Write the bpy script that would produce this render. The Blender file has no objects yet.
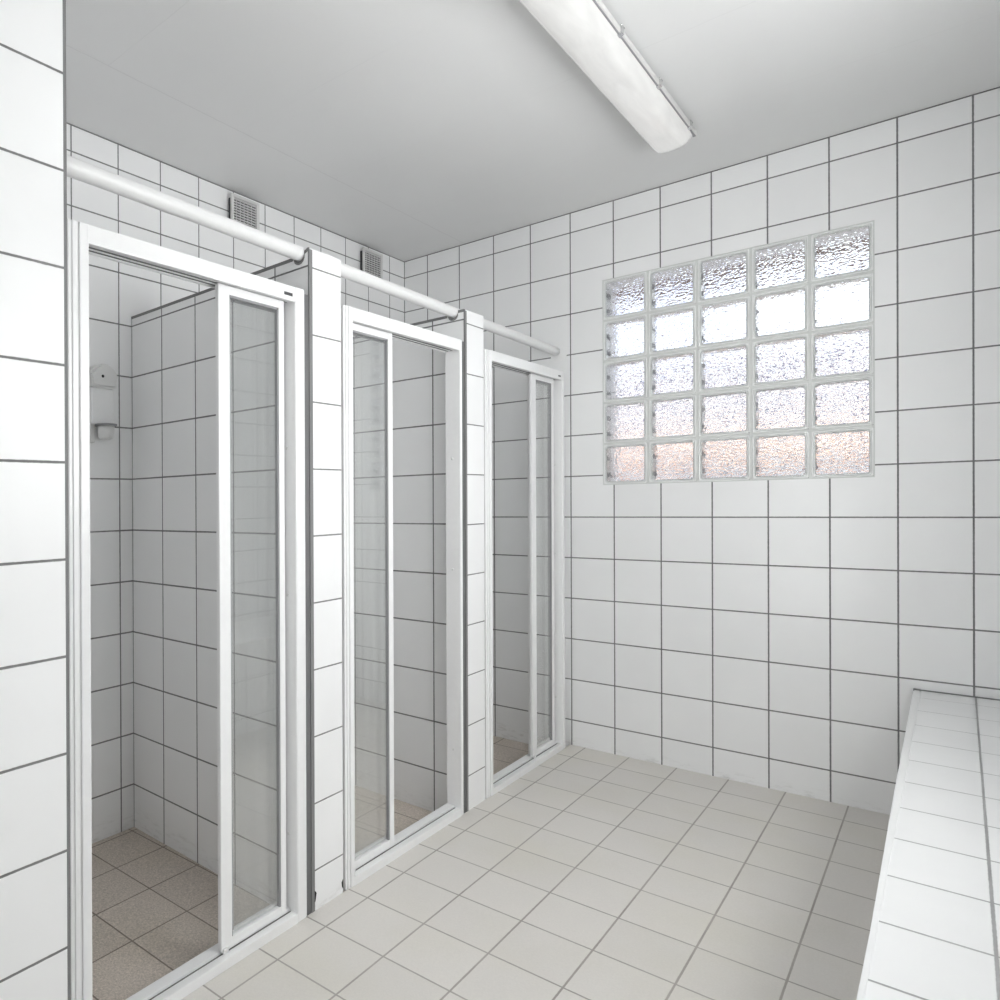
"""Tiled wash room with three shower cubicles, built in metres.
X runs along the window wall, Y towards it, Z up.  The whole room is skewed in height along Y by a small
fall (SHEAR) fitted to the image; every wall stays plumb."""
import bpy, bmesh, math, random
from mathutils import Vector, Matrix

random.seed(7)
C = bpy.context.scene.collection
SHEAR = 0.02  # shears the whole room in height along Y, fitted to the image
P2, P3 = 30.0, 13.0     # daylight through the side window, fill at the added rear window, watts
H = 2.6226            # ceiling height at the window wall
TP = 0.2022           # tile pitch along the walls
TV = 0.2              # tile pitch up the walls
ROW0 = 0.124          # first horizontal joint above the floor

# ------------------------------------------------------------------ materials
def new_mat(name):
    m = bpy.data.materials.new(name)
    m.use_nodes = True
    nt = m.node_tree
    b = nt.nodes['Principled BSDF']
    return m, nt, b

def nd(nt, typ, **kw):
    n = nt.nodes.new(typ)
    for k, v in kw.items():
        if k == 'inp':
            for i, x in v.items():
                if hasattr(x, 'is_linked'):
                    nt.links.new(x, n.inputs[i])
                else:
                    n.inputs[i].default_value = x
        else:
            setattr(n, k, v)
    return n

def mth(nt, op, a, b=None, c=None):
    n = nt.nodes.new('ShaderNodeMath'); n.operation = op
    for i, x in enumerate((a, b, c)):
        if x is None: continue
        if hasattr(x, 'is_linked'): nt.links.new(x, n.inputs[i])
        else: n.inputs[i].default_value = x
    return n.outputs[0]

def mix_col(nt, fac, a, b):
    n = nt.nodes.new('ShaderNodeMix'); n.data_type = 'RGBA'
    for i, x in ((0, fac), (6, a), (7, b)):
        if hasattr(x, 'is_linked'): nt.links.new(x, n.inputs[i])
        else: n.inputs[i].default_value = x if i == 0 else (*x, 1)
    return n.outputs[2]

def plain(name, col, rough=0.4, spec=0.5, metal=0.0, bump=0.0, bscale=60, emit=0.0, coat=0.0):
    m, nt, b = new_mat(name)
    b.inputs['Base Color'].default_value = (*col, 1)
    b.inputs['Roughness'].default_value = rough
    b.inputs['Metallic'].default_value = metal
    b.inputs['Specular IOR Level'].default_value = spec
    b.inputs['Coat Weight'].default_value = coat
    if emit:
        b.inputs['Emission Color'].default_value = (1, 0.98, 0.95, 1)
        b.inputs['Emission Strength'].default_value = emit
    geo = nd(nt, 'ShaderNodeNewGeometry')
    nz = nd(nt, 'ShaderNodeTexNoise', inp={'Vector': geo.outputs['Position'], 'Scale': bscale, 'Detail': 4.0})
    v = mth(nt, 'MULTIPLY_ADD', nz.outputs['Fac'], 0.05, 0.975)
    mul = nd(nt, 'ShaderNodeVectorMath', operation='SCALE', inp={0: (*col,), 'Scale': v})
    nt.links.new(mul.outputs[0], b.inputs['Base Color'])
    if bump:
        bp = nd(nt, 'ShaderNodeBump', inp={'Strength': bump, 'Distance': 0.001, 'Height': nz.outputs['Fac']})
        nt.links.new(bp.outputs[0], b.inputs['Normal'])
    return m

def tile(name, U, pu, phu, pv, phv, base, grout, gw, rough=0.2, var=0.03, speck=0.0, V='Z', grime=0.0, spec=0.5, gsoft=1.0):
    """Square tiles on world axes U and V; grout lines recessed with a bump."""
    m, nt, b = new_mat(name)
    geo = nd(nt, 'ShaderNodeNewGeometry')
    sep = nd(nt, 'ShaderNodeSeparateXYZ', inp={0: geo.outputs['Position']})
    z = mth(nt, 'MULTIPLY_ADD', sep.outputs['Y'], -SHEAR, sep.outputs['Z'])
    ax = {'X': sep.outputs['X'], 'Y': sep.outputs['Y'], 'Z': z}
    masks, cells = [], []
    for a, p, ph in ((U, pu, phu), (V, pv, phv)):
        if a is None: continue
        t = mth(nt, 'DIVIDE', mth(nt, 'SUBTRACT', ax[a], ph), p)
        cells.append(mth(nt, 'FLOOR', t))
        fr = mth(nt, 'FRACT', t)
        d = mth(nt, 'MULTIPLY', mth(nt, 'MINIMUM', fr, mth(nt, 'SUBTRACT', 1.0, fr)), p)
        masks.append(mth(nt, 'SMOOTH_MIN', d, 1.0, 0.0))
    d = masks[0] if len(masks) == 1 else mth(nt, 'MINIMUM', masks[0], masks[1])
    rough_edge = nd(nt, 'ShaderNodeTexNoise', inp={'Vector': geo.outputs['Position'], 'Scale': 90.0, 'Detail': 3.0})
    dj = mth(nt, 'MULTIPLY_ADD', rough_edge.outputs['Fac'], 0.0014, mth(nt, 'SUBTRACT', d, 0.0007))
    mr = nd(nt, 'ShaderNodeMapRange', interpolation_type='SMOOTHSTEP',
            inp={'Value': dj, 'From Min': gw * 0.5 - 0.0007, 'From Max': gw * 0.5 + 0.0009, 'To Min': 0.0, 'To Max': 1.0})
    mask = mr.outputs[0]
    cv = nd(nt, 'ShaderNodeCombineXYZ', inp={0: cells[0], 1: cells[-1], 2: 3.7})
    wn = nd(nt, 'ShaderNodeTexWhiteNoise', noise_dimensions='3D', inp={'Vector': cv.outputs[0]})
    cloud = nd(nt, 'ShaderNodeTexNoise', inp={'Vector': geo.outputs['Position'], 'Scale': 5.0, 'Detail': 5.0})
    v = mth(nt, 'MULTIPLY_ADD', wn.outputs['Value'], var, 1.0 - var * 0.5)
    v = mth(nt, 'ADD', v, mth(nt, 'MULTIPLY_ADD', cloud.outputs['Fac'], 0.06, -0.03))
    if speck:
        sp = nd(nt, 'ShaderNodeTexNoise', inp={'Vector': geo.outputs['Position'], 'Scale': 170.0, 'Detail': 2.0, 'Roughness': 0.8})
        v = mth(nt, 'ADD', v, mth(nt, 'MULTIPLY_ADD', sp.outputs['Fac'], speck, -0.5 * speck))
    tc = nd(nt, 'ShaderNodeVectorMath', operation='SCALE', inp={0: base, 'Scale': v})
    tcol = tc.outputs[0]
    if V == 'Y' and U == 'X' and var > 0.04:
        tn = nd(nt, 'ShaderNodeTexNoise', inp={'Vector': geo.outputs['Position'], 'Scale': 3.0, 'Detail': 4.0})
        tf = nd(nt, 'ShaderNodeMapRange', inp={'Value': tn.outputs['Fac'], 'From Min': 0.45, 'From Max': 0.7, 'To Min': 0.0, 'To Max': 0.5})
        tint = nd(nt, 'ShaderNodeVectorMath', operation='MULTIPLY', inp={0: tcol, 1: (0.95, 0.945, 0.88)})
        tcol = mix_col(nt, tf.outputs[0], tcol, tint.outputs[0])
    if grime:
        # soapy dirt left along the foot of the wall
        gn = nd(nt, 'ShaderNodeTexNoise', inp={'Vector': nd(nt, 'ShaderNodeVectorMath', operation='MULTIPLY',
                inp={0: geo.outputs['Position'], 1: (14, 14, 60)}).outputs[0], 'Scale': 1.0, 'Detail': 6.0, 'Roughness': 0.7})
        band = nd(nt, 'ShaderNodeMapRange', inp={'Value': z, 'From Min': 0.0, 'From Max': 0.045, 'To Min': 1.0, 'To Max': 0.0})
        thr = nd(nt, 'ShaderNodeMapRange', inp={'Value': gn.outputs['Fac'], 'From Min': 0.52, 'From Max': 0.72, 'To Min': 0.0, 'To Max': grime})
        tcol = mix_col(nt, mth(nt, 'MULTIPLY', thr.outputs[0], band.outputs[0]), tcol, (0.36, 0.34, 0.31))
    gn2 = nd(nt, 'ShaderNodeTexNoise', inp={'Vector': geo.outputs['Position'], 'Scale': 7.0, 'Detail': 4.0})
    gs = mth(nt, 'MULTIPLY_ADD', gn2.outputs['Fac'], 0.7, 0.65)
    gc = nd(nt, 'ShaderNodeVectorMath', operation='SCALE', inp={0: grout, 'Scale': gs})
    col = mix_col(nt, mask, gc.outputs[0], tcol)
    nt.links.new(col, b.inputs['Base Color'])
    rg = mth(nt, 'MULTIPLY_ADD', mask, rough - 0.8, 0.8)
    nt.links.new(rg, b.inputs['Roughness'])
    b.inputs['Specular IOR Level'].default_value = spec
    wav = nd(nt, 'ShaderNodeTexNoise', inp={'Vector': geo.outputs['Position'], 'Scale': 9.0, 'Detail': 2.0})
    hgt = mth(nt, 'ADD', mask, mth(nt, 'MULTIPLY', wav.outputs['Fac'], 0.8))
    bp = nd(nt, 'ShaderNodeBump', inp={'Strength': 0.5, 'Distance': 0.0012, 'Height': hgt})
    nt.links.new(bp.outputs[0], b.inputs['Normal'])
    return m

WHITE = (0.915, 0.918, 0.922)
GROUT = (0.19, 0.19, 0.193)
GW = 0.0052
BIG = 50.0
m_back = tile('white wall tile along X', 'X', TP, 0.1556, TV, ROW0, WHITE, GROUT, GW, grime=0.5)
m_left = tile('white wall tile along Y', 'Y', TP, -0.1511, TV, ROW0, WHITE, GROUT, GW, grime=0.3)
m_side = tile('white wall tile on divider side', 'X', TP, 0.001, TV, ROW0, WHITE, GROUT, GW, grime=0.3)
m_post2 = tile('white wall tile on farther divider end', None, 1, 0, 0.1972, 0.135, WHITE, (0.2, 0.2, 0.2), 0.0042, grime=0.3)
m_post = tile('white wall tile on divider end', None, 1, 0, 0.2, 0.1195, WHITE, (0.2, 0.2, 0.2), 0.0042, grime=0.3)
m_near = tile('white wall tile beside the cubicles', 'Y', TP, -2.7785, TV, 0.112, WHITE, (0.2, 0.2, 0.2), 0.0052, rough=0.38)
m_bench = tile('white bench tile', 'X', TP, 2.384, TP, -0.1246, (0.915, 0.918, 0.92), (0.38, 0.38, 0.38), 0.0052, V='Y', rough=0.1)
m_benchf = tile('white bench front tile', 'Y', TP, -0.1246, TV, 0.085, WHITE, GROUT, GW)
m_floor = tile('beige floor tile', 'X', 0.20019, 1.62989, 0.20019, -1.76994, (0.735, 0.708, 0.672), (0.42, 0.395, 0.365), 0.005,
               V='Y', rough=0.42, var=0.05, speck=0.14, spec=0.35)
m_cab = tile('brown speckled cubicle floor tile', 'X', 0.195, 0.220, 0.203, -2.1405, (0.60, 0.535, 0.475), (0.28, 0.24, 0.205), 0.0046,
             V='Y', rough=0.5, var=0.06, speck=1.3, spec=0.3)
m_grey = plain('grey silicone joint', (0.22, 0.22, 0.222), 0.6, 0.3)
m_dsil_shade = plain('dark grey sealant and gap shade', (0.17, 0.17, 0.172), 0.6, 0.3)  # sealant, and the strips painting shade into door tracks and sills
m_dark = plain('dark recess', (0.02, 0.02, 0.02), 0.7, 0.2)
m_alu = plain('white lacquered aluminium', (0.89, 0.892, 0.895), 0.28, 0.5, coat=0.1)
m_plastic = plain('white plastic', (0.78, 0.78, 0.775), 0.35, 0.5)
m_ivory = plain('off white vent plastic', (0.70, 0.70, 0.69), 0.4, 0.5)
m_pvcgrey = plain('grey plastic seal', (0.30, 0.30, 0.31), 0.5, 0.4)
m_paint = plain('white painted pipe', (0.80, 0.80, 0.80), 0.35, 0.5, bump=0.15, bscale=40)
m_plaster = plain('white plaster filler', (0.88, 0.88, 0.88), 0.35, 0.5, bump=0.3, bscale=50)
m_chrome = plain('chromed steel', (0.75, 0.75, 0.75), 0.18, 0.5, metal=1.0)
m_tray = plain('white lamp tray', (0.72, 0.72, 0.71), 0.4, 0.5)
m_label = plain('dark maker plate', (0.07, 0.07, 0.075), 0.4, 0.5)

def glass_mat(name, tint=(1, 1, 1), refl_rough=0.0, ior=1.75, smear=0.0):
    """Thin flat safety glass: clear, with Fresnel mirror reflection and a little dried water film."""
    m, nt, b = new_mat(name)
    out = nt.nodes['Material Output']
    nt.nodes.remove(b)
    tr = nd(nt, 'ShaderNodeBsdfTransparent', inp={'Color': (*tint, 1)})
    gl = nd(nt, 'ShaderNodeBsdfGlossy', inp={'Color': (1, 1, 1, 1), 'Roughness': refl_rough})
    g0 = nd(nt, 'ShaderNodeNewGeometry')
    # the pane is not refracting, so the leaving face reflects like the entering one
    i2 = mth(nt, 'MULTIPLY_ADD', g0.outputs['Backfacing'], 1.0 / ior - ior, ior)
    fr = nd(nt, 'ShaderNodeFresnel', inp={'IOR': i2})
    mx = nd(nt, 'ShaderNodeMixShader', inp={0: fr.outputs[0], 1: tr.outputs[0], 2: gl.outputs[0]})
    last = mx.outputs[0]
    if smear:
        geo = nd(nt, 'ShaderNodeNewGeometry')
        st = nd(nt, 'ShaderNodeVectorMath', operation='MULTIPLY', inp={0: geo.outputs['Position'], 1: (30, 30, 1.6)})
        nz = nd(nt, 'ShaderNodeTexNoise', inp={'Vector': st.outputs[0], 'Scale': 1.0, 'Detail': 5.0})
        f = nd(nt, 'ShaderNodeMapRange', inp={'Value': nz.outputs['Fac'], 'From Min': 0.42, 'From Max': 0.75, 'To Min': smear * 0.35, 'To Max': smear})
        df = nd(nt, 'ShaderNodeBsdfDiffuse', inp={'Color': (0.8, 0.8, 0.8, 1)})
        m2 = nd(nt, 'ShaderNodeMixShader', inp={0: f.outputs[0], 1: last, 2: df.outputs[0]})
        last = m2.outputs[0]
    nt.links.new(last, out.inputs[0])
    return m

m_glass = glass_mat('clear shower glass', (0.985, 0.99, 0.988), smear=0.05)

def block_pane():
    m, nt, b = new_mat('rippled glass block pane')
    out = nt.nodes['Material Output']; nt.nodes.remove(b)
    geo = nd(nt, 'ShaderNodeNewGeometry')
    warp = nd(nt, 'ShaderNodeTexNoise', inp={'Vector': geo.outputs['Position'], 'Scale': 22.0, 'Detail': 2.0})
    wv = nd(nt, 'ShaderNodeVectorMath', operation='MULTIPLY_ADD', inp={0: warp.outputs['Color'], 1: (0.03, 0.03, 0.03), 2: geo.outputs['Position']})
    st = nd(nt, 'ShaderNodeVectorMath', operation='MULTIPLY', inp={0: wv.outputs[0], 1: (62, 20, 105)})
    vo = nd(nt, 'ShaderNodeTexVoronoi', feature='SMOOTH_F1', inp={'Vector': st.outputs[0], 'Scale': 1.0, 'Smoothness': 0.8})
    nz = nd(nt, 'ShaderNodeTexNoise', inp={'Vector': geo.outputs['Position'], 'Scale': 110.0, 'Detail': 1.0})
    hgt = mth(nt, 'ADD', vo.outputs['Distance'], mth(nt, 'MULTIPLY', nz.outputs['Fac'], 0.5))
    bp = nd(nt, 'ShaderNodeBump', inp={'Strength': 1.0, 'Distance': 0.0038, 'Height': hgt})
    g = nd(nt, 'ShaderNodeBsdfGlass', inp={'Color': (0.97, 0.985, 0.98, 1), 'Roughness': 0.0, 'IOR': 1.45, 'Normal': bp.outputs[0]})
    nt.links.new(g.outputs[0], out.inputs[0])
    return m
m_pane = block_pane()
def clear_pane():
    m, nt, b = new_mat('smooth outer block pane')
    out = nt.nodes['Material Output']; nt.nodes.remove(b)
    g = nd(nt, 'ShaderNodeBsdfGlass', inp={'Color': (0.98, 0.99, 0.985, 1), 'Roughness': 0.0, 'IOR': 1.45})
    nt.links.new(g.outputs[0], out.inputs[0])
    return m
m_outer = clear_pane()
m_rim = plain('pressed glass rim', (0.92, 0.93, 0.925), 0.12, 0.8, coat=0.6)
m_edge = plain('clear polished glass edge', (0.86, 0.88, 0.87), 0.08, 0.9, coat=0.8)
m_mortar = plain('pale grey mortar', (0.70, 0.715, 0.70), 0.6, 0.3)

def ceiling_mat():
    m, nt, b = new_mat('painted ceiling board')
    geo = nd(nt, 'ShaderNodeNewGeometry')
    sep = nd(nt, 'ShaderNodeSeparateXYZ', inp={0: geo.outputs['Position']})
    wob = nd(nt, 'ShaderNodeTexNoise', inp={'Vector': geo.outputs['Position'], 'Scale': 6.0, 'Detail': 3.0})
    wo = mth(nt, 'MULTIPLY_ADD', wob.outputs['Fac'], 0.012, -0.006)
    dx = mth(nt, 'ABSOLUTE', mth(nt, 'ADD', mth(nt, 'SUBTRACT', sep.outputs['X'], 0.393), wo))
    fy = mth(nt, 'FRACT', mth(nt, 'DIVIDE', mth(nt, 'ADD', mth(nt, 'ADD', sep.outputs['Y'], 0.555), wo), 0.572))
    dy = mth(nt, 'MULTIPLY', mth(nt, 'MINIMUM', fy, mth(nt, 'SUBTRACT', 1.0, fy)), 0.572)
    right = mth(nt, 'GREATER_THAN', sep.outputs['X'], 0.393)
    pres = nd(nt, 'ShaderNodeTexNoise', inp={'Vector': geo.outputs['Position'], 'Scale': 2.2, 'Detail': 2.0})
    pr = nd(nt, 'ShaderNodeMapRange', inp={'Value': pres.outputs['Fac'], 'From Min': 0.40, 'From Max': 0.62, 'To Min': 0.15, 'To Max': 0.75})
    l1 = nd(nt, 'ShaderNodeMapRange', inp={'Value': dx, 'From Min': 0.0, 'From Max': 0.0035, 'To Min': 1.0, 'To Max': 0.0})
    l2 = nd(nt, 'ShaderNodeMapRange', inp={'Value': dy, 'From Min': 0.0, 'From Max': 0.003, 'To Min': 0.6, 'To Max': 0.0})
    line = mth(nt, 'MAXIMUM', l1.outputs[0], mth(nt, 'MULTIPLY', mth(nt, 'MULTIPLY', l2.outputs[0], right), pr.outputs[0]))
    cl = nd(nt, 'ShaderNodeTexNoise', inp={'Vector': geo.outputs['Position'], 'Scale': 1.6, 'Detail': 6.0})
    base = nd(nt, 'ShaderNodeVectorMath', operation='SCALE', inp={0: (0.80, 0.80, 0.80),
              'Scale': mth(nt, 'MULTIPLY_ADD', cl.outputs['Fac'], 0.09, 0.955)})
    col = mix_col(nt, mth(nt, 'MULTIPLY', line, 0.22), base.outputs[0], (0.35, 0.35, 0.35))
    nt.links.new(col, b.inputs['Base Color'])
    b.inputs['Roughness'].default_value = 0.55
    b.inputs['Specular IOR Level'].default_value = 0.3
    fine = nd(nt, 'ShaderNodeTexNoise', inp={'Vector': geo.outputs['Position'], 'Scale': 25.0, 'Detail': 4.0})
    bp = nd(nt, 'ShaderNodeBump', inp={'Strength': 0.25, 'Distance': 0.003,
            'Height': mth(nt, 'SUBTRACT', mth(nt, 'MULTIPLY', fine.outputs['Fac'], 0.4), line)})
    nt.links.new(bp.outputs[0], b.inputs['Normal'])
    return m
m_ceil = ceiling_mat()

def diffuser_mat(name, emit):
    m, nt, b = new_mat(name)
    geo = nd(nt, 'ShaderNodeNewGeometry')
    st = nd(nt, 'ShaderNodeVectorMath', operation='MULTIPLY', inp={0: geo.outputs['Position'], 1: (26, 5, 26)})
    nz = nd(nt, 'ShaderNodeTexNoise', inp={'Vector': st.outputs[0], 'Scale': 1.0, 'Detail': 5.0, 'Distortion': 0.6})
    v = mth(nt, 'MULTIPLY_ADD', nz.outputs['Fac'], 0.5, 0.70)
    base = nd(nt, 'ShaderNodeVectorMath', operation='SCALE', inp={0: (0.52, 0.52, 0.515), 'Scale': v})
    nt.links.new(base.outputs[0], b.inputs['Base Color'])
    b.inputs['Roughness'].default_value = 0.22
    b.inputs['Coat Weight'].default_value = 0.5
    b.inputs['Coat Roughness'].default_value = 0.08
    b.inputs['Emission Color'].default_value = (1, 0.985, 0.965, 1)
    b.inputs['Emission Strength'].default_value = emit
    rib = nd(nt, 'ShaderNodeTexNoise', inp={'Vector': st.outputs[0], 'Scale': 2.0, 'Detail': 3.0})
    bp = nd(nt, 'ShaderNodeBump', inp={'Strength': 0.35, 'Distance': 0.004, 'Height': rib.outputs['Fac']})
    nt.links.new(bp.outputs[0], b.inputs['Normal'])
    return m
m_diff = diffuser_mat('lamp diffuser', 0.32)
m_diff_added = diffuser_mat('lamp diffuser of added lamp', 2.0)  # stronger glow for the added lamp above the viewer

# ------------------------------------------------------------------ mesh helpers
def shear(p):
    return Vector((p[0], p[1], p[2] + SHEAR * p[1]))

def box(bm, x0, x1, y0, y1, z0, z1, bev=0.0, seg=2, mi=0):
    r = bmesh.ops.create_cube(bm, size=1.0)
    for v in r['verts']:
        v.co = Vector(((x0 + x1) / 2 + v.co.x * (x1 - x0), (y0 + y1) / 2 + v.co.y * (y1 - y0), (z0 + z1) / 2 + v.co.z * (z1 - z0)))
    for f in {f for v in r['verts'] for f in v.link_faces}: f.material_index = mi
    if bev:
        es = list({e for v in r['verts'] for e in v.link_edges})
        bmesh.ops.bevel(bm, geom=es, offset=bev, segments=seg, profile=0.6, affect='EDGES')

def prism(bm, pts, fn, a, b, mi=0):
    """Extrude the polygon pts (2-D) from a to b; fn(u, v, t) gives the point."""
    n = len(pts)
    A = [bm.verts.new(fn(u, v, a)) for u, v in pts]
    B = [bm.verts.new(fn(u, v, b)) for u, v in pts]
    fs = [bm.faces.new(A[::-1]), bm.faces.new(B)]
    for i in range(n):
        j = (i + 1) % n
        fs.append(bm.faces.new((A[i], A[j], B[j], B[i])))
    for f in fs: f.material_index = mi
    return fs

def tube(bm, p0, p1, r0, r1=None, seg=24, caps=True, mi=0):
    r1 = r0 if r1 is None else r1
    p0, p1 = Vector(p0), Vector(p1)
    d = (p1 - p0).normalized()
    a = d.orthogonal().normalized(); b = d.cross(a)
    A, B = [], []
    for i in range(seg):
        t = 2 * math.pi * i / seg
        o = a * math.cos(t) + b * math.sin(t)
        A.append(bm.verts.new(p0 + o * r0)); B.append(bm.verts.new(p1 + o * r1))
    for i in range(seg):
        j = (i + 1) % seg
        f = bm.faces.new((A[i], A[j], B[j], B[i])); f.smooth = True; f.material_index = mi
    if caps:
        bm.faces.new(A[::-1]).material_index = mi; bm.faces.new(B).material_index = mi

def lathe(bm, prof, centre, axis='Z', seg=28):
    """Spin (radius, height) pairs about an axis through centre."""
    rings = []
    for r, h in prof:
        ring = []
        for i in range(seg):
            t = 2 * math.pi * i / seg
            u, w = r * math.cos(t), r * math.sin(t)
            o = {'Z': (u, w, h), 'X': (h, u, w), 'Y': (u, h, w)}[axis]
            ring.append(bm.verts.new(Vector(centre) + Vector(o)))
        rings.append(ring)
    for a, b in zip(rings, rings[1:]):
        for i in range(seg):
            j = (i + 1) % seg
            f = bm.faces.new((a[i], a[j], b[j], b[i])); f.smooth = True
    bm.faces.new(rings[0][::-1]); bm.faces.new(rings[-1])

def root_of(o):
    while o.parent: o = o.parent
    return o

def obj(name, bm, mats, parent=None, label=None, sheared=True):
    """Link one bmesh as one mesh object; vertices are given in room coordinates."""
    if sheared:
        for v in bm.verts: v.co = shear(v.co)
    if parent is not None:
        off = root_of(parent)['at']
        for v in bm.verts: v.co -= Vector(off)
    bmesh.ops.recalc_face_normals(bm, faces=bm.faces[:])
    me = bpy.data.meshes.new(name)
    bm.to_mesh(me); bm.free()
    for m in (mats if isinstance(mats, (list, tuple)) else [mats]): me.materials.append(m)
    o = bpy.data.objects.new(name, me)
    C.objects.link(o)
    if parent is not None: o.parent = parent
    else: o['at'] = (0.0, 0.0, 0.0)
    if label: o['label'] = label
    return o

def thing(name, label, cat, at, group=None):
    o = bpy.data.objects.new(name, None)
    C.objects.link(o)
    p = shear(at)
    o.location = p; o['at'] = tuple(p)
    o.empty_display_size = 0.1
    o['label'] = label; o['category'] = cat
    if group: o['group'] = group
    return o

def struct(o, label, cat):
    o['kind'] = 'structure'; o['label'] = label; o['category'] = cat
    return o

def nb(): return bmesh.new()

# ------------------------------------------------------------------ the shell
XR, YR = 2.74, -5.3          # right wall and rear wall
XF = 0.955                   # plane of the cubicle fronts
XN = 1.017                   # face of the wall beside the first cubicle
YN = -2.775                  # its free edge
WX0, WX1, WZ0, WZ1 = 1.115, 2.112, 1.277, 2.256   # glass block opening

bm = nb(); box(bm, XF, XR + .2, YR - .2, 0, -0.2, 0)
struct(obj('floor', bm, m_floor), 'beige square floor tiles in front of the shower cubicles', 'floor')
bm = nb(); box(bm, -.0, XF, YN, 0, -0.2, -0.045)  # top set below the main floor to match the image
struct(obj('floor_shower', bm, m_cab), 'brown speckled floor tiles inside the shower cubicles, lowered to match the image', 'floor')
bm = nb(); box(bm, -.2, XR + .2, YR - .2, .2, H, H + .2)
struct(obj('ceiling', bm, m_ceil), 'white painted board ceiling with faint board joints', 'ceiling')

bm = nb()
box(bm, -.2, WX0, 0, .2, -.2, H); box(bm, WX1, XR + .2, 0, .2, -.2, H)
box(bm, WX0, WX1, 0, .2, -.2, WZ0); box(bm, WX0, WX1, 0, .2, WZ1, H)
wall_back = struct(obj('wall_back', bm, m_back), 'white tiled end wall with the glass block window', 'wall')
bm = nb(); box(bm, -.2, 0, YR - .2, 0, -.2, H)
wall_left = struct(obj('wall_left', bm, m_left), 'white tiled wall behind the cubicles with two vents under the ceiling', 'wall')
bm = nb(); box(bm, 0.0005, XR, -.0012, -.0002, H - .0045, H - .0002)
obj('ceiling_joint', bm, m_grey, wall_back, 'grey joint between tiles and ceiling')
bm = nb(); box(bm, 0.0002, 0.0012, YN, -.0005, H - .0045, H - .0002)
obj('ceiling_joint', bm, m_grey, wall_left, 'grey joint between tiles and ceiling')
bm = nb(); box(bm, 0.0002, 0.0030, -.0030, -.0002, -.03, H - .001)
obj('corner_joint', bm, m_grey, wall_left, 'grey joint in the corner of the room')
RY0, RY1, RZ0, RZ1 = -2.30, -1.15, 1.18, 2.13    # window over the bench, mirrored in the first door
bm = nb()
box(bm, XR, XR + .2, YR - .2, RY0, -.2, H); box(bm, XR, XR + .2, RY1, 0, -.2, H)
box(bm, XR, XR + .2, RY0, RY1, -.2, RZ0); box(bm, XR, XR + .2, RY0, RY1, RZ1, H)
struct(obj('wall_right', bm, m_left), 'white tiled wall behind the tiled bench', 'wall')
EX0, EX1, EZ0, EZ1 = 1.04, 1.60, 0.1, 2.1       # opening added behind the viewer for extra light
bm = nb()
box(bm, -.2, EX0, YR - .2, YR, -.2, H); box(bm, EX1, XR + .2, YR - .2, YR, -.2, H)
box(bm, EX0, EX1, YR - .2, YR, -.2, EZ0); box(bm, EX0, EX1, YR - .2, YR, EZ1, H)
struct(obj('wall_rear', bm, m_back), 'white tiled wall opposite the glass block window', 'wall')

bm = nb(); box(bm, 0, XN, YR, YN - .008, -.2, H)
for f in bm.faces: f.material_index = 1 if abs(f.normal.y) > .5 else 0
wn_ = struct(obj('wall_front', bm, [m_near, m_side]), 'white tiled wall running to the ceiling at the left of the first cubicle', 'wall')
bm = nb(); box(bm, XN - .02, XN - .0005, YN - .008, YN, 0, H)
obj('silicone_joint', bm, m_grey, wn_, 'grey silicone joint down the free edge')

def divider(y0, y1, top, lip, skew, label, endmat):
    """Half-height wall between two cubicles, notched at its top for the pipe."""
    pts = [(0, -.2), (XF, -.2), (XF, lip), (.950, lip + .001)]
    cx, cz, r = PIPE(y0 + .08)[0], PIPE(y0 + .08)[1], 0.0228
    for k in range(9):
        t = math.radians(10 - k * 25)
        x, z = cx + r * math.cos(t), cz + r * math.sin(t)
        if z < top + .012 and x > .8: pts.append((x, z))
    pts = pts[:4] + [p for p in pts[4:]] + [(cx - r - .004, top), (0, top)]
    bm = nb()
    th = y1 - y0
    fs = prism(bm, pts, lambda u, v, t: Vector((u, t + skew * (XF - u), v)), y0, y1)
    bm.normal_update()
    for f in bm.faces:
        n = f.normal
        f.material_index = 0 if abs(n.x) < .5 and abs(n.z) < .5 else (1 if abs(n.x) > .5 else 2)
    w = struct(obj('wall_divider', bm, [m_side, endmat, m_grey]), label, 'wall')
    # grey edge joint round the corner towards the entrance, and along the top course
    bm = nb(); box(bm, XF - .004, XF + .0012, y0 - .0012, y0 + .0135, 0.0, lip - .004)
    obj('edge_joint', bm, m_grey, w, 'grey vertical joint at the corner')
    bm = nb(); box(bm, XF - .055, XF - .0015, y0 - .0245, y0 - .0013, -.03, 1.835)
    obj('sealant', bm, m_dsil_shade, w, 'dark sealant between the tile corner and the door frame')
    # thin joint along the top course, dipping round the pipe
    top_line = pts[2:]
    wd = .0105
    off = []
    for k, (u, v) in enumerate(top_line):
        off.append((u, v - wd) if k else (u, v - wd))
    bm = nb()
    for (p, q, p2, q2) in zip(top_line, top_line[1:], off, off[1:]):
        prism(bm, [p, q, q2, p2], lambda u, v, t: Vector((u, t + skew * (XF - u), v + .0008)), y0 - .0012, y0 + .004)
    bmesh.ops.remove_doubles(bm, verts=bm.verts[:], dist=1e-5)
    obj('top_joint', bm, m_grey, w, 'dark grey joint along the top course')
    return w

PX0, PX1 = 0.925, 0.893      # the pipe drifts a little towards the cubicle backs
def PIPE(y):
    t = (y + 2.78) / 2.78
    return (PX0 + (PX1 - PX0) * t, 1.975 + (1.951 - 1.975) * t)

d1 = divider(-1.945, -1.796, 1.962, 1.976, 0.034, 'tiled half-height wall between the first and second cubicle, nearer the entrance', m_post)
d2 = divider(-1.024, -0.872, 1.952, 1.962, 0.02, 'tiled half-height wall between the second and third cubicle, nearer the window', m_post2)
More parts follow.
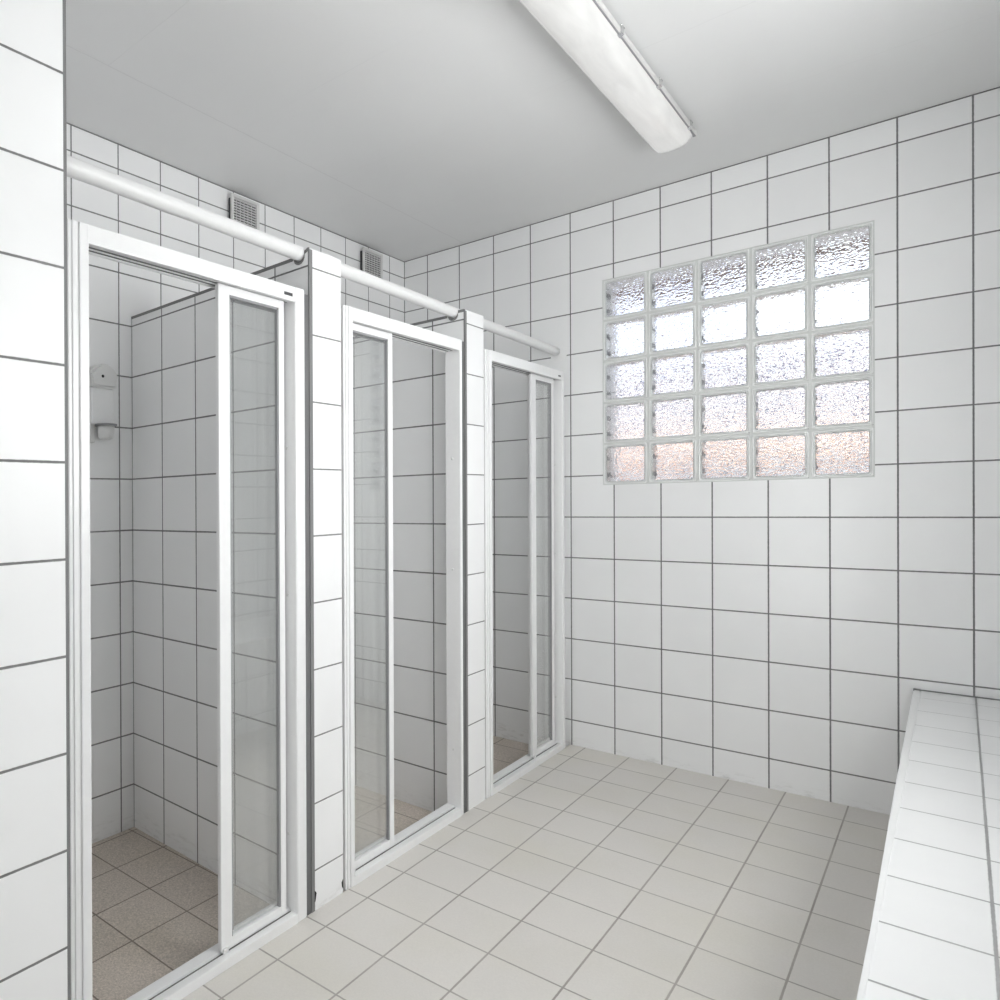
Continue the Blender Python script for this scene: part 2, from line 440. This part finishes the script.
# broken tile corners at the foot of the nearer divider
bm = nb()
prism(bm, [(-1.933, .062), (-1.925, .052), (-1.928, .040), (-1.930, .030), (-1.933, .026)],
      lambda u, v, t: Vector((t, u, v)), XF + .0004, XF + .002)
obj('chipped_edge', bm, m_dark, d1, 'dark chipped tile corner near the floor')
bm = nb()
prism(bm, [(-1.798, .042), (-1.804, .034), (-1.802, .020), (-1.798, .014)], lambda u, v, t: Vector((t, u, v)), XF + .0004, XF + .002)
obj('chipped_edge', bm, m_dark, d1, 'dark chipped tile corner near the floor')

# ------------------------------------------------------------------ glass block window
win = bpy.data.objects.new('window_1', None); C.objects.link(win)
win.location = (WX0, 0, WZ0); win['at'] = (WX0, 0.0, WZ0)
struct(win, 'square window of twenty-five rippled glass blocks in the end wall', 'window')
NB = 5
PXB, PZB = (WX1 - WX0) / NB, (WZ1 - WZ0) / NB
g = 0.0048                    # half the mortar joint
bm = nb()
D0, D1 = 0.004, 0.088
for i in range(NB + 1):
    x = WX0 + i * PXB
    box(bm, max(WX0, x - g), min(WX1, x + g), D0, D1, WZ0, WZ1)
for j in range(NB + 1):
    z = WZ0 + j * PZB
    for i in range(NB):
        box(bm, WX0 + i * PXB + (g if True else 0), WX0 + (i + 1) * PXB - g, D0, D1, max(WZ0, z - g), min(WZ1, z + g))
obj('mortar_grid', bm, m_mortar, win, 'pale grey mortar grid', sheared=False)

def frame_ring(bm, x0, x1, z0, z1, w, ya, yb):
    """Rounded square ring in the wall plane, w wide, from depth ya to yb."""
    def loop(ins, y, r):
        out = []
        for cx_, cz_, a0 in ((x1 - ins - r, z1 - ins - r, 0), (x0 + ins + r, z1 - ins - r, 90), (x0 + ins + r, z0 + ins + r, 180), (x1 - ins - r, z0 + ins + r, 270)):
            for k in range(4):
                t = math.radians(a0 + 30 * k)
                out.append(bm.verts.new((cx_ + r * math.cos(t), y, cz_ + r * math.sin(t))))
        return out
    L = [loop(0, yb, .004), loop(0, ya + .002, .004), loop(.002, ya, .005), loop(w - .003, ya, .010), loop(w, ya + .004, .010), loop(w, yb, .010)]
    L.append(L[0])
    n = len(L[0])
    for a, b in zip(L, L[1:]):
        for i in range(n):
            j = (i + 1) % n
            f = bm.faces.new((a[i], a[j], b[j], b[i])); f.smooth = False

def glass_block(x0, x1, z0, z1):
    bm = nb(); frame_ring(bm, x0, x1, z0, z1, .006, 0.0005, 0.085)
    ring = obj('glass_block', bm, [m_rim], win, sheared=False)
    bm = nb(); frame_ring(bm, x0 + .006, x1 - .006, z0 + .006, z1 - .006, .006, 0.003, 0.012)
    obj('inner_rim', bm, m_edge, ring, 'clear bevelled inner rim', sheared=False)
    for ya, yb, nm, mt in ((0.004, 0.011, 'rippled_pane', m_pane), (0.074, 0.081, 'outer_pane', m_outer)):
        bm = nb(); box(bm, x0 + .006, x1 - .006, ya, yb, z0 + .006, z1 - .006)
        obj(nm, bm, mt, ring, sheared=False)
    bm = nb()
    ym = 0.044
    for (xa, xb, za, zb) in ((x0 + .006, x0 + .0095, z0 + .035, z0 + .055), (x0 + .006, x0 + .0095, z1 - .075, z1 - .055),
                             (x1 - .0095, x1 - .006, z0 + .035, z0 + .055), (x1 - .0095, x1 - .006, z1 - .075, z1 - .055)):
        box(bm, xa, xb, .016, .07, za, zb)
    for (xa, xb, za, zb) in (((x0 + x1) / 2 + .02, (x0 + x1) / 2 + .028, z0 + .006, z0 + .0095), ((x0 + x1) / 2 + .02, (x0 + x1) / 2 + .028, z1 - .0095, z1 - .006)):
        box(bm, xa, xb, .016, .03, za, zb)
    obj('spacer_marks', bm, m_pvcgrey, ring, 'grey spacer marks seen through the glass', sheared=False)
    return ring

first = glass_block(WX0 + g, WX0 + PXB - g, WZ0 + g, WZ0 + PZB - g)
for j in range(NB):
    for i in range(NB):
        if i == j == 0: continue
        r = first.copy(); C.objects.link(r); r.parent = win
        r.location = (i * PXB, 0, j * PZB)
        for ch in first.children:
            c = ch.copy(); C.objects.link(c); c.parent = r

# bench window known by its mirror image; rear window added only for light
def side_window(name, label, u0, u1, z0, z1, put, cat='window'):
    bm = nb()
    n = 5
    def bar(a, b, c, d, e0, e1):
        p, q = put(a, e0), put(b, e1)
        box(bm, min(p[0], q[0]), max(p[0], q[0]), min(p[1], q[1]), max(p[1], q[1]), c, d)
    du, dz = (u1 - u0) / n, (z1 - z0) / n
    for k in range(n + 1):
        bar(max(u0, u0 + k * du - .012), min(u1, u0 + k * du + .012), z0, z1, .02, .05)
        bar(u0, u1, max(z0, z0 + k * dz - .012), min(z1, z0 + k * dz + .012), .021, .049)
    o = obj(name, bm, m_mortar)
    struct(o, label, cat)
    bm = nb()
    p, q = put(u0, .10), put(u1, .11)
    box(bm, min(p[0], q[0]), max(p[0], q[0]), min(p[1], q[1]), max(p[1], q[1]), z0, z1)
    obj('frosted_pane', bm, m_plastic, o)
    return o
side_window('window_2', 'glass block window over the bench in the right wall, outside the picture', RY0, RY1, RZ0, RZ1, lambda u, e: (XR + e, u))
side_window('added_window', 'tall narrow window added behind the viewer as a light source, outside the picture', EX0, EX1, EZ0, EZ1, lambda u, e: (u, YR - e))

# ------------------------------------------------------------------ bench
BT = 0.485
bench = thing('tiled_bench', 'long white tiled masonry bench along the right side with white edge strip', 'bench', (2.48, -1.9, 0))
bm = nb(); box(bm, 2.242, XR - .004, -4.4, -.001, 0, BT - .004)
for f in bm.faces: f.material_index = 0
obj('bench_base', bm, m_benchf, bench)
bm = nb(); box(bm, 2.2405, XR - .002, -4.4, -.001, BT - .004, BT)
obj('bench_top', bm, m_bench, bench, 'glossy white tiled top')
bm = nb()
prism(bm, [(2.2195, -.002), (2.2395, -.002), (2.2425, -1.0), (2.2425, -4.4), (2.2350, -4.4), (2.2345, -2.0), (2.2270, -1.2)],
      lambda u, v, t: Vector((u, v, t)), BT - .018, BT + .002)
bmesh.ops.bevel(bm, geom=[e for e in bm.edges if all(abs(v.co.z - BT - .002) < 1e-4 for v in e.verts)], offset=.0025, segments=2, affect='EDGES')
obj('edge_strip', bm, m_alu, bench, 'white plastic edge strip')
bm = nb(); box(bm, 2.2195, 2.2395, -.014, -.0005, BT - .02, BT + .006)
obj('corner_sealant', bm, m_grey, bench, 'grey blob of sealant at the wall end')

bm = nb(); box(bm, 2.238, XR - .003, -.0035, -.0006, BT - .001, BT + .0045)
obj('wall_joint', bm, m_grey, bench, 'grey joint between bench top and end wall')

# ------------------------------------------------------------------ pipe
bm = nb()
a, b = PIPE(-2.775), PIPE(0)
N = 40
prev = None
rings = []
for k in range(N + 1):
    y = -2.775 + 2.775 * k / N
    px, pz = PIPE(y)
    ring = []
    r = 0.0208 + 0.0004 * math.sin(k * 1.7)
    for i in range(24):
        t = 2 * math.pi * i / 24
        ring.append(bm.verts.new((px + r * math.cos(t), y, pz + r * math.sin(t))))
    rings.append(ring)
for p_, q_ in zip(rings, rings[1:]):
    for i in range(24):
        j = (i + 1) % 24
        f = bm.faces.new((p_[i], p_[j], q_[j], q_[i])); f.smooth = True
bm.faces.new(rings[0][::-1]); bm.faces.new(rings[-1])
pipe = obj('water_pipe', bm, m_paint)
pipe['label'] = 'long white painted pipe running over the cubicle fronts through both half-height walls'
pipe['category'] = 'pipe'
bm = nb()
px, pz = PIPE(0)
pts = []
for k in range(22):
    t = 2 * math.pi * k / 22
    r = .050 + .005 * math.sin(3 * t + 1) + .003 * math.sin(5 * t)
    pts.append((px + .012 + .95 * r * math.cos(t), pz - .010 + .9 * r * math.sin(t)))
prism(bm, pts, lambda u, v, t: Vector((u, t, v)), -.0012, -.0001)
obj('plaster_patch', bm, m_plaster, pipe, 'irregular white filler patch where the pipe meets the end wall')

# ------------------------------------------------------------------ shower doors
def ring_frame(bm, y0, y1, z0, z1, x0, x1, wl, wr, wb, wt):
    box(bm, x0, x1, y0, y0 + wl, z0, z1, bev=.003)
    box(bm, x0, x1, y1 - wr, y1, z0, z1, bev=.003)
    box(bm, x0 + .001, x1 - .001, y0 + wl - .003, y1 - wr + .003, z0, z0 + wb, bev=.002)
    box(bm, x0 + .001, x1 - .001, y0 + wl - .003, y1 - wr + .003, z1 - wt, z1, bev=.002)

def shower_door(y0, y1, zt, jl, jr, panels, label, plate):
    d = thing('shower_door', label, 'shower door', (XF - .025, (y0 + y1) / 2, 0), 'sliding doors of the shower cubicles')
    x0, x1 = XF - .060, XF + .004
    # wall profiles: a channel body with a raised front lip
    bm = nb()
    box(bm, x0, x1 - .004, y0, y0 + jl, 0, zt, bev=.0025)
    box(bm, x1 - .006, x1 - .0005, y0 + jl * .18, y0 + jl * .40, .001, zt - .001, bev=.002)
    box(bm, x1 - .006, x1 + .0015, y0 + jl * .52, y0 + jl, .001, zt - .001, bev=.003)
    obj('jamb', bm, m_alu, d)
    bm = nb()
    box(bm, x0, x1 - .010, y1 - jr, y1, 0, zt, bev=.0025)
    box(bm, x1 - .014, x1 + .002, y1 - jr, y1 - .001, 0.0, zt + .001, bev=.007, seg=4)
    j = obj('jamb', bm, m_alu, d)
    for z in (.55, 1.25, 1.68):
        bm = nb(); lathe(bm, [(.0045, 0), (.0042, -.002), (.001, -.0026)], (XF - .03, y1 - jr, z - .3), 'Y', 12)
        obj('screw_cap', bm, m_plastic, j)
    # header: front fascia, top plate and two guide rails below
    bm = nb()
    ya, yb = y0 + jl - .002, y1 - jr + .002
    box(bm, x1 - .010, x1 - .001, ya, yb, zt - .043, zt, bev=.002)
    box(bm, x0, x1 - .008, ya, yb, zt - .012, zt - .001)
    for gx in (.0195, .038): box(bm, x1 - gx - .006, x1 - gx, ya, yb, zt - .040, zt - .010)
    box(bm, x0, x0 + .008, ya, yb, zt - .042, zt - .003)
    hd = obj('header_rail', bm, m_alu, d)
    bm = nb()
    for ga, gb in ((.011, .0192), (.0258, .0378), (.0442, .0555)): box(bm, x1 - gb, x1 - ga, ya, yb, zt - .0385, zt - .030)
    obj('track_shade', bm, m_dsil_shade, hd, 'dark strips standing in for shade between the guide rails')  # dark fill paints the shade of the gaps between rails
    if plate:
        pw, ph = plate
        bm = nb(); box(bm, x1 - .0015, x1 - .0002, yb - .012 - pw, yb - .012, zt - .030, zt - .030 + ph)
        obj('maker_plate', bm, m_label, hd, 'small dark maker plate')
    # sill: two rails and a lower gutter
    bm = nb()
    box(bm, x1 - .022, x1 + .001, ya, yb, .0, .028, bev=.002)
    box(bm, x0, x1 - .030, ya, yb, -.03, .032, bev=.002)
    box(bm, x0, x1 - .018, ya, yb, -.03, .014)
    sl = obj('sill_rail', bm, m_alu, d)
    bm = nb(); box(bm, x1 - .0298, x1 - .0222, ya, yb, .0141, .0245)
    obj('sill_gap_shade', bm, m_dsil_shade, sl, 'dark strip standing in for shade in the sill gap')  # solid strip coloured dark as the shade between the sill rails
    bm = nb(); box(bm, x0 - .004, x0 + .001, ya, yb, -.034, -.012)
    obj('sill_seal', bm, m_pvcgrey, d, 'grey seal along the inside of the sill')
    for (pa, pb, xa, wl, wr) in panels:
        za, zb = .0335, zt - .041
        bm = nb(); ring_frame(bm, pa, pb, za, zb, xa - .007, xa + .007, wl, wr, .026, .024)
        p = obj('sliding_panel', bm, m_alu, d)
        bm = nb(); box(bm, xa - .002, xa + .002, pa + wl - .004, pb - wr + .004, za + .02, zb - .02)
        obj('glass_pane', bm, m_glass, p, 'clear glass pane')
        bm = nb()
        for (sa, sb) in ((pa + wl - .0005, pa + wl + .003), (pb - wr - .006, pb - wr + .0005)):
            box(bm, xa - .005, xa + .005, sa, sb, za + .024, zb - .022)
        box(bm, xa - .005, xa + .005, pa + wl, pb - wr, zb - .030, zb - .023)
        obj('glazing_seal', bm, m_pvcgrey, p, 'grey glazing seal round the glass')
        bm = nb(); box(bm, xa + .003, xa + .013, pa + .004, pa + .022, za - .004, za + .010, bev=.002)
        obj('guide_block', bm, m_plastic, p)
    return d

FRONT, BACKT = 0.931, 0.9115
shower_door(-2.738, -1.970, 1.845, .049, .042,
            [(-2.289, -2.036, FRONT, .040, .022), (-2.266, -2.017, BACKT, .038, .020)],
            'first sliding shower door, nearest, left half open, panels stacked at its right', (.035, .009))
shower_door(-1.783, -1.052, 1.838, .042, .018,
            [(-1.738, -1.490, FRONT, .012, .026), (-1.738, -1.462, BACKT, .012, .026)],
            'middle sliding shower door between the two half-height walls, panels stacked at its left', None)
shower_door(-0.860, -0.066, 1.833, .050, .030,
            [(-0.383, -0.140, FRONT, .044, .024), (-0.360, -0.112, BACKT, .040, .022)],
            'farthest sliding shower door, standing against the end wall, panels stacked at its right', (.028, .007))

# ------------------------------------------------------------------ vents
def vent(y0, y1, z0, z1, label):
    v = thing('wall_vent', label, 'vent', (0, (y0 + y1) / 2, z0), 'vents under the ceiling')
    bm = nb()
    box(bm, 0.0005, .012, y0 + .012, y1 - .012, z0 + .012, z1 - .012)
    for k in range(14):
        z = z0 + .012 + (z1 - z0 - .024) * (k + .5) / 14
        for ys in (y0 + .008, y1 - .013): box(bm, .010, .026, ys, ys + .005, z - .003, z + .003)
    obj('housing', bm, m_label, v, 'dark slotted side of the vent')
    bm = nb()
    t = .014
    box(bm, .024, .034, y0, y0 + t, z0, z1, bev=.002); box(bm, .024, .034, y1 - t * 1.3, y1, z0, z1, bev=.002)
    box(bm, .0245, .0335, y0 + t - .002, y1 - t * 1.3 + .002, z0, z0 + t, bev=.002); box(bm, .0245, .0335, y0 + t - .002, y1 - t * 1.3 + .002, z1 - t, z1, bev=.002)
    fr = obj('front_frame', bm, m_ivory, v)
    bm = nb()
    n = 11
    for k in range(n):
        z = z0 + t + (z1 - z0 - 2 * t) * (k + .5) / n
        box(bm, .0255, .0315, y0 + t - .001, y1 - t * 1.3 + .001, z - .0025, z + .0023)
    for k in range(1, 6):
        y = y0 + t + (y1 - y0 - 2.3 * t) * k / 6
        box(bm, .022, .0258, y - .0012, y + .0012, z0 + t, z1 - t)
    obj('louvre_grille', bm, m_ivory, fr)
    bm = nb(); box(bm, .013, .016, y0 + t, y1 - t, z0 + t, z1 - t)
    obj('duct_shade', bm, m_dark, v, 'near-black sheet standing in for the shaded duct behind the louvres')  # black sheet gives the duct its darkness; nothing is cut open
vent(-1.405, -1.232, 2.436, 2.594, 'square white louvred vent above the pipe over the first cubicle')
vent(-0.440, -0.262, 2.434, 2.592, 'square white louvred vent above the pipe near the end wall')

# ------------------------------------------------------------------ soap dispenser in the first cubicle
sd = thing('soap_dispenser', 'pale plastic soap dispenser on the back wall inside the first cubicle', 'soap dispenser', (0.01, -2.06, 1.44))
bm = nb()
yc = -2.062
pts = []
for k in range(15):
    t = math.pi * k / 14
    pts.append((yc + .056 * math.cos(t), 1.712 + .040 * math.sin(t)))
pts += [(yc - .056, 1.668), (yc - .040, 1.662), (yc + .040, 1.662), (yc + .056, 1.668)]
prism(bm, pts, lambda u, v, t: Vector((t, u, v)), 0, .045)
bmesh.ops.bevel(bm, geom=[e for e in bm.edges if all(abs(v.co.x - .045) < 1e-4 for v in e.verts)], offset=.010, segments=3, affect='EDGES')
hd = obj('cover', bm, m_plastic, sd, 'rounded top cover')
bm = nb(); lathe(bm, [(.006, 0), (.0055, .002), (.001, .002)], (.044, yc - .010, 1.705), 'X', 12)
obj('keyhole', bm, m_dark, hd, 'dark keyhole dot')
bm = nb(); box(bm, .001, .030, yc - .048, yc + .050, 1.526, 1.664, bev=.008, seg=3)
obj('bottle', bm, m_alu, sd, 'pale bottle body')
bm = nb()
for k in range(24):
    pass
lathe(bm, [(.036, .0), (.041, .001), (.041, .006), (.036, .007)], (.046, yc + .002, 1.520), 'Z', 28)
obj('ring', bm, m_pvcgrey, sd, 'grey ring holder')
bm = nb(); lathe(bm, [(.016, -.050), (.028, -.044), (.031, -.02), (.031, 0)], (.046, yc + .002, 1.5195), 'Z', 24)
obj('cup', bm, m_plastic, sd)
bm = nb(); box(bm, .001, .016, yc - .050, yc - .026, 1.458, 1.536, bev=.004)
obj('bracket', bm, m_ivory, sd)

# ------------------------------------------------------------------ ceiling lamps
def lamp(x0, x1, y0, y1, mat, label, group):
    L = thing('ceiling_lamp', label, 'lamp', ((x0 + x1) / 2, (y0 + y1) / 2, H), group)
    xc = (x0 + x1) / 2
    bm = nb(); box(bm, x0 + .014, x1 - .014, y0 + .01, y1 - .012, H - .03, H - .0005, bev=.003)
    tray = obj('tray', bm, m_tray, L)
    bm = nb()
    box(bm, x0, x0 + .014, y0, y1, H - .034, H - .016, bev=.003); box(bm, x1 - .014, x1, y0, y1, H - .034, H - .016, bev=.003)
    box(bm, x0 + .002, x1 - .002, y1 - .014, y1, H - .034, H - .016, bev=.003); box(bm, x0 + .002, x1 - .002, y0, y0 + .014, H - .034, H - .016, bev=.003)
    obj('gasket_rim', bm, m_ivory, L)
    bm = nb()
    box(bm, x0 + .003, x0 + .012, y0 + .01, y1 - .01, H - .0365, H - .0335); box(bm, x1 - .012, x1 - .003, y0 + .01, y1 - .01, H - .0365, H - .0335)
    box(bm, x0 + .010, x0 + .014, y0 + .01, y1 - .01, H - .0165, H - .0145); box(bm, x1 - .014, x1 - .004, y0 + .01, y1 - .01, H - .0165, H - .0135)
    obj('gasket', bm, m_pvcgrey, L, 'grey gasket lines along the rim')
    # trough-shaped diffuser, rounded in section, its ends drawn in
    prof = []
    w = (x1 - x0) / 2 - .006
    for s, zz in ((1.0, -.030), (.95, -.044), (.86, -.061), (.75, -.074), (.60, -.082), (.36, -.0855), (0, -.0865)):
        prof.append((s * w, zz))
    full = [(u, z) for u, z in prof] + [(-u, z) for u, z in prof[-2::-1]]
    bm = nb()
    st = [(y0 + .006, .0), (y0 + .020, .55), (y0 + .040, .93), (y0 + .055, 1.0), (y1 - .085, 1.0), (y1 - .062, .95), (y1 - .030, .6), (y1 - .006, .0)]
    rows = []
    for y, k in st:
        rows.append([bm.verts.new((xc + u * (.94 + .06 * k), y, H - .030 + (z + .030) * k)) for u, z in full])
    for p_, q_ in zip(rows, rows[1:]):
        for i in range(len(full) - 1):
            try:
                f = bm.faces.new((p_[i], p_[i + 1], q_[i + 1], q_[i])); f.smooth = True
            except ValueError: pass
    bmesh.ops.remove_doubles(bm, verts=bm.verts[:], dist=1e-5)
    obj('diffuser', bm, mat, L, 'ribbed pale plastic diffuser')
    for k in range(4):
        y = y1 - .095 - k * .375
        for sx in (-1, 1):
            xe = xc + sx * (x1 - x0) / 2
            bm = nb()
            prism(bm, [(xe + sx * .001, H - .010), (xe + sx * .004, H - .014), (xe + sx * .004, H - .034), (xe - sx * .010, H - .041), (xe - sx * .011, H - .037), (xe + sx * .001, H - .032)],
                  lambda u, v, t: Vector((u, t, v)), y - .011, y + .011)
            tube(bm, (xe + sx * .003, y - .014, H - .014), (xe + sx * .003, y + .014, H - .014), .0022, seg=8)
            obj('clip', bm, m_chrome, L, 'small bright steel clip')
    return L
lamp(1.477, 1.626, -2.02, -.462, m_diff, 'long white trough lamp on the ceiling in front of the window, with steel clips', None)
lamp(1.474, 1.626, -4.95, -3.40, m_diff_added, 'trough lamp added above the viewer for extra light, outside the picture', None)  # unseen extra lamp, added only to brighten the room

# ------------------------------------------------------------------ outside the window
nbg = thing('banded_backdrop', 'pale and salmon banded backdrop pulled in towards the camera, blurred behind the glass block window', 'wall', (4, 1.9, 0))
nbg['kind'] = 'structure'
m_salmon = plain('salmon brick', (0.88, 0.62, 0.48), 0.8, 0.2, bscale=9)
m_slate = plain('blue grey cladding', (0.06, 0.065, 0.15), 0.7, 0.3, bscale=9)
m_pale = plain('pale render', (0.86, 0.84, 0.84), 0.8, 0.2, bscale=9)
m_blush = plain('pinkish render', (0.90, 0.78, 0.71), 0.8, 0.2, bscale=9)
for nm, mt, za, zb in (('plinth', m_pale, -1, 1.395), ('cladding_band', m_slate, 1.395, 1.435), ('brick_band', m_salmon, 1.435, 1.54), ('cladding_band', m_slate, 1.54, 1.58),  # band heights projected from the camera through the window rows, onto a nearer plane
                       ('brick_band', m_blush, 1.58, 1.715), ('cladding_band', m_slate, 1.715, 1.80), ('render_band', m_pale, 1.80, 1.90), ('render_band', m_blush, 1.90, 1.95),
                       ('cladding_band', m_slate, 1.95, 2.05), ('coping', m_pale, 2.05, 2.12)):
    bm = nb(); box(bm, -3, 14, 1.6, 2.0, za, zb); obj(nm, bm, mt, nbg, sheared=False)
bm = nb(); box(bm, -3, 14, .2, 1.6, -1.2, -1.0)
struct(obj('ground', bm, plain('yard paving', (0.10, 0.10, 0.13), 0.8, 0.2)), 'grey yard paving outside the window', 'ground')
bm = nb(); box(bm, -.2, 4.4, .2, .88, 2.385, 2.465)
struct(obj('trim_1', bm, plain('brown stained eaves board', (0.15, 0.085, 0.06), 0.6, 0.3)), 'dark brown eaves board outside above the window', 'eaves')

# ------------------------------------------------------------------ daylight
w = bpy.data.worlds.new('sky'); bpy.context.scene.world = w
w.use_nodes = True
nt = w.node_tree
bg = nt.nodes['Background']
tc = nd(nt, 'ShaderNodeTexCoord')
sep = nd(nt, 'ShaderNodeSeparateXYZ', inp={0: tc.outputs['Generated']})
f = nd(nt, 'ShaderNodeMapRange', inp={'Value': sep.outputs['Z'], 'From Min': 0.0, 'From Max': 0.6})
clouds = nd(nt, 'ShaderNodeTexNoise', inp={'Vector': tc.outputs['Generated'], 'Scale': 9.0, 'Detail': 5.0, 'Roughness': 0.6})
cf = nd(nt, 'ShaderNodeMapRange', inp={'Value': clouds.outputs['Fac'], 'From Min': 0.40, 'From Max': 0.60})
col = mix_col(nt, cf.outputs[0], (0.42, 0.43, 0.58), mix_col(nt, f.outputs[0], (1.0, 0.98, 0.985), (0.92, 0.93, 1.0)))
nt.links.new(col, bg.inputs['Color'])
bg.inputs['Strength'].default_value = 2.1
sun = bpy.data.lights.new('sun', 'SUN'); sun.energy = 5.2; sun.angle = 0.02
so = bpy.data.objects.new('sun', sun); C.objects.link(so)
so.rotation_euler = Vector((0.30, 0.55, -0.78)).to_track_quat('-Z', 'Y').to_euler()

def daylight(name, loc, rot, sx, sy, power):
    l = bpy.data.lights.new(name, 'AREA'); l.shape = 'RECTANGLE'; l.size = sx; l.size_y = sy; l.energy = power
    l.color = (0.985, 0.995, 1.0)
    o = bpy.data.objects.new(name, l); C.objects.link(o); o.location = loc; o.rotation_euler = rot
    return o
# daylight at the side window; added fill light at the rear one
daylight('daylight_window_2', shear((XR + .09, (RY0 + RY1) / 2, (RZ0 + RZ1) / 2)), (0, math.radians(90), 0), RZ1 - RZ0 - .02, RY1 - RY0 - .02, P2)
daylight('added_fill_rear', shear(((EX0 + EX1) / 2, YR - .09, (EZ0 + EZ1) / 2)), (math.radians(90), 0, 0), EX1 - EX0 - .02, EZ1 - EZ0 - .02, P3)

# ------------------------------------------------------------------ camera
f_px, cx, cy = 710.309, 274.645, 514.831
yaw, pit, roll = 0.766982, -0.0024896, -0.004373
loc = Vector((2.342770, -3.536805, 1.150154))
def ray(r3, u3, fw2):
    cr, sr = math.cos(roll), math.sin(roll)
    r = r3 * cr - u3 * sr; u2 = r3 * sr + u3 * cr
    cp, sp = math.cos(pit), math.sin(pit)
    fw = fw2 * cp - u2 * sp; u = fw2 * sp + u2 * cp
    c, s = math.cos(yaw), math.sin(yaw)
    return Vector((r * c - fw * s, r * s + fw * c, u))
R, U, F = ray(1, 0, 0), ray(0, 1, 0), ray(0, 0, 1)
cam = bpy.data.cameras.new('camera')
co = bpy.data.objects.new('camera', cam); C.objects.link(co)
co.matrix_world = Matrix(((R.x, U.x, -F.x, loc.x), (R.y, U.y, -F.y, loc.y), (R.z, U.z, -F.z, loc.z), (0, 0, 0, 1)))
cam.sensor_fit = 'HORIZONTAL'; cam.sensor_width = 36
cam.lens = f_px / 1000 * 36
cam.shift_x = (500 - cx) / 1000
cam.shift_y = (cy - 500) / 1000
cam.clip_start = 0.02
sc = bpy.context.scene
sc.camera = co

# ------------------------------------------------------------------ render look
sc.view_settings.view_transform = 'Standard'
sc.view_settings.look = 'None'
sc.view_settings.gamma = 1
sc.view_settings.exposure = 0.1
sc.cycles.max_bounces = 16
sc.cycles.diffuse_bounces = 8
sc.cycles.glossy_bounces = 6
sc.cycles.transmission_bounces = 12
sc.cycles.transparent_max_bounces = 24
sc.cycles.sample_clamp_indirect = 6
sc.cycles.use_denoising = True
for o in C.objects:
    if 'at' in o: del o['at']
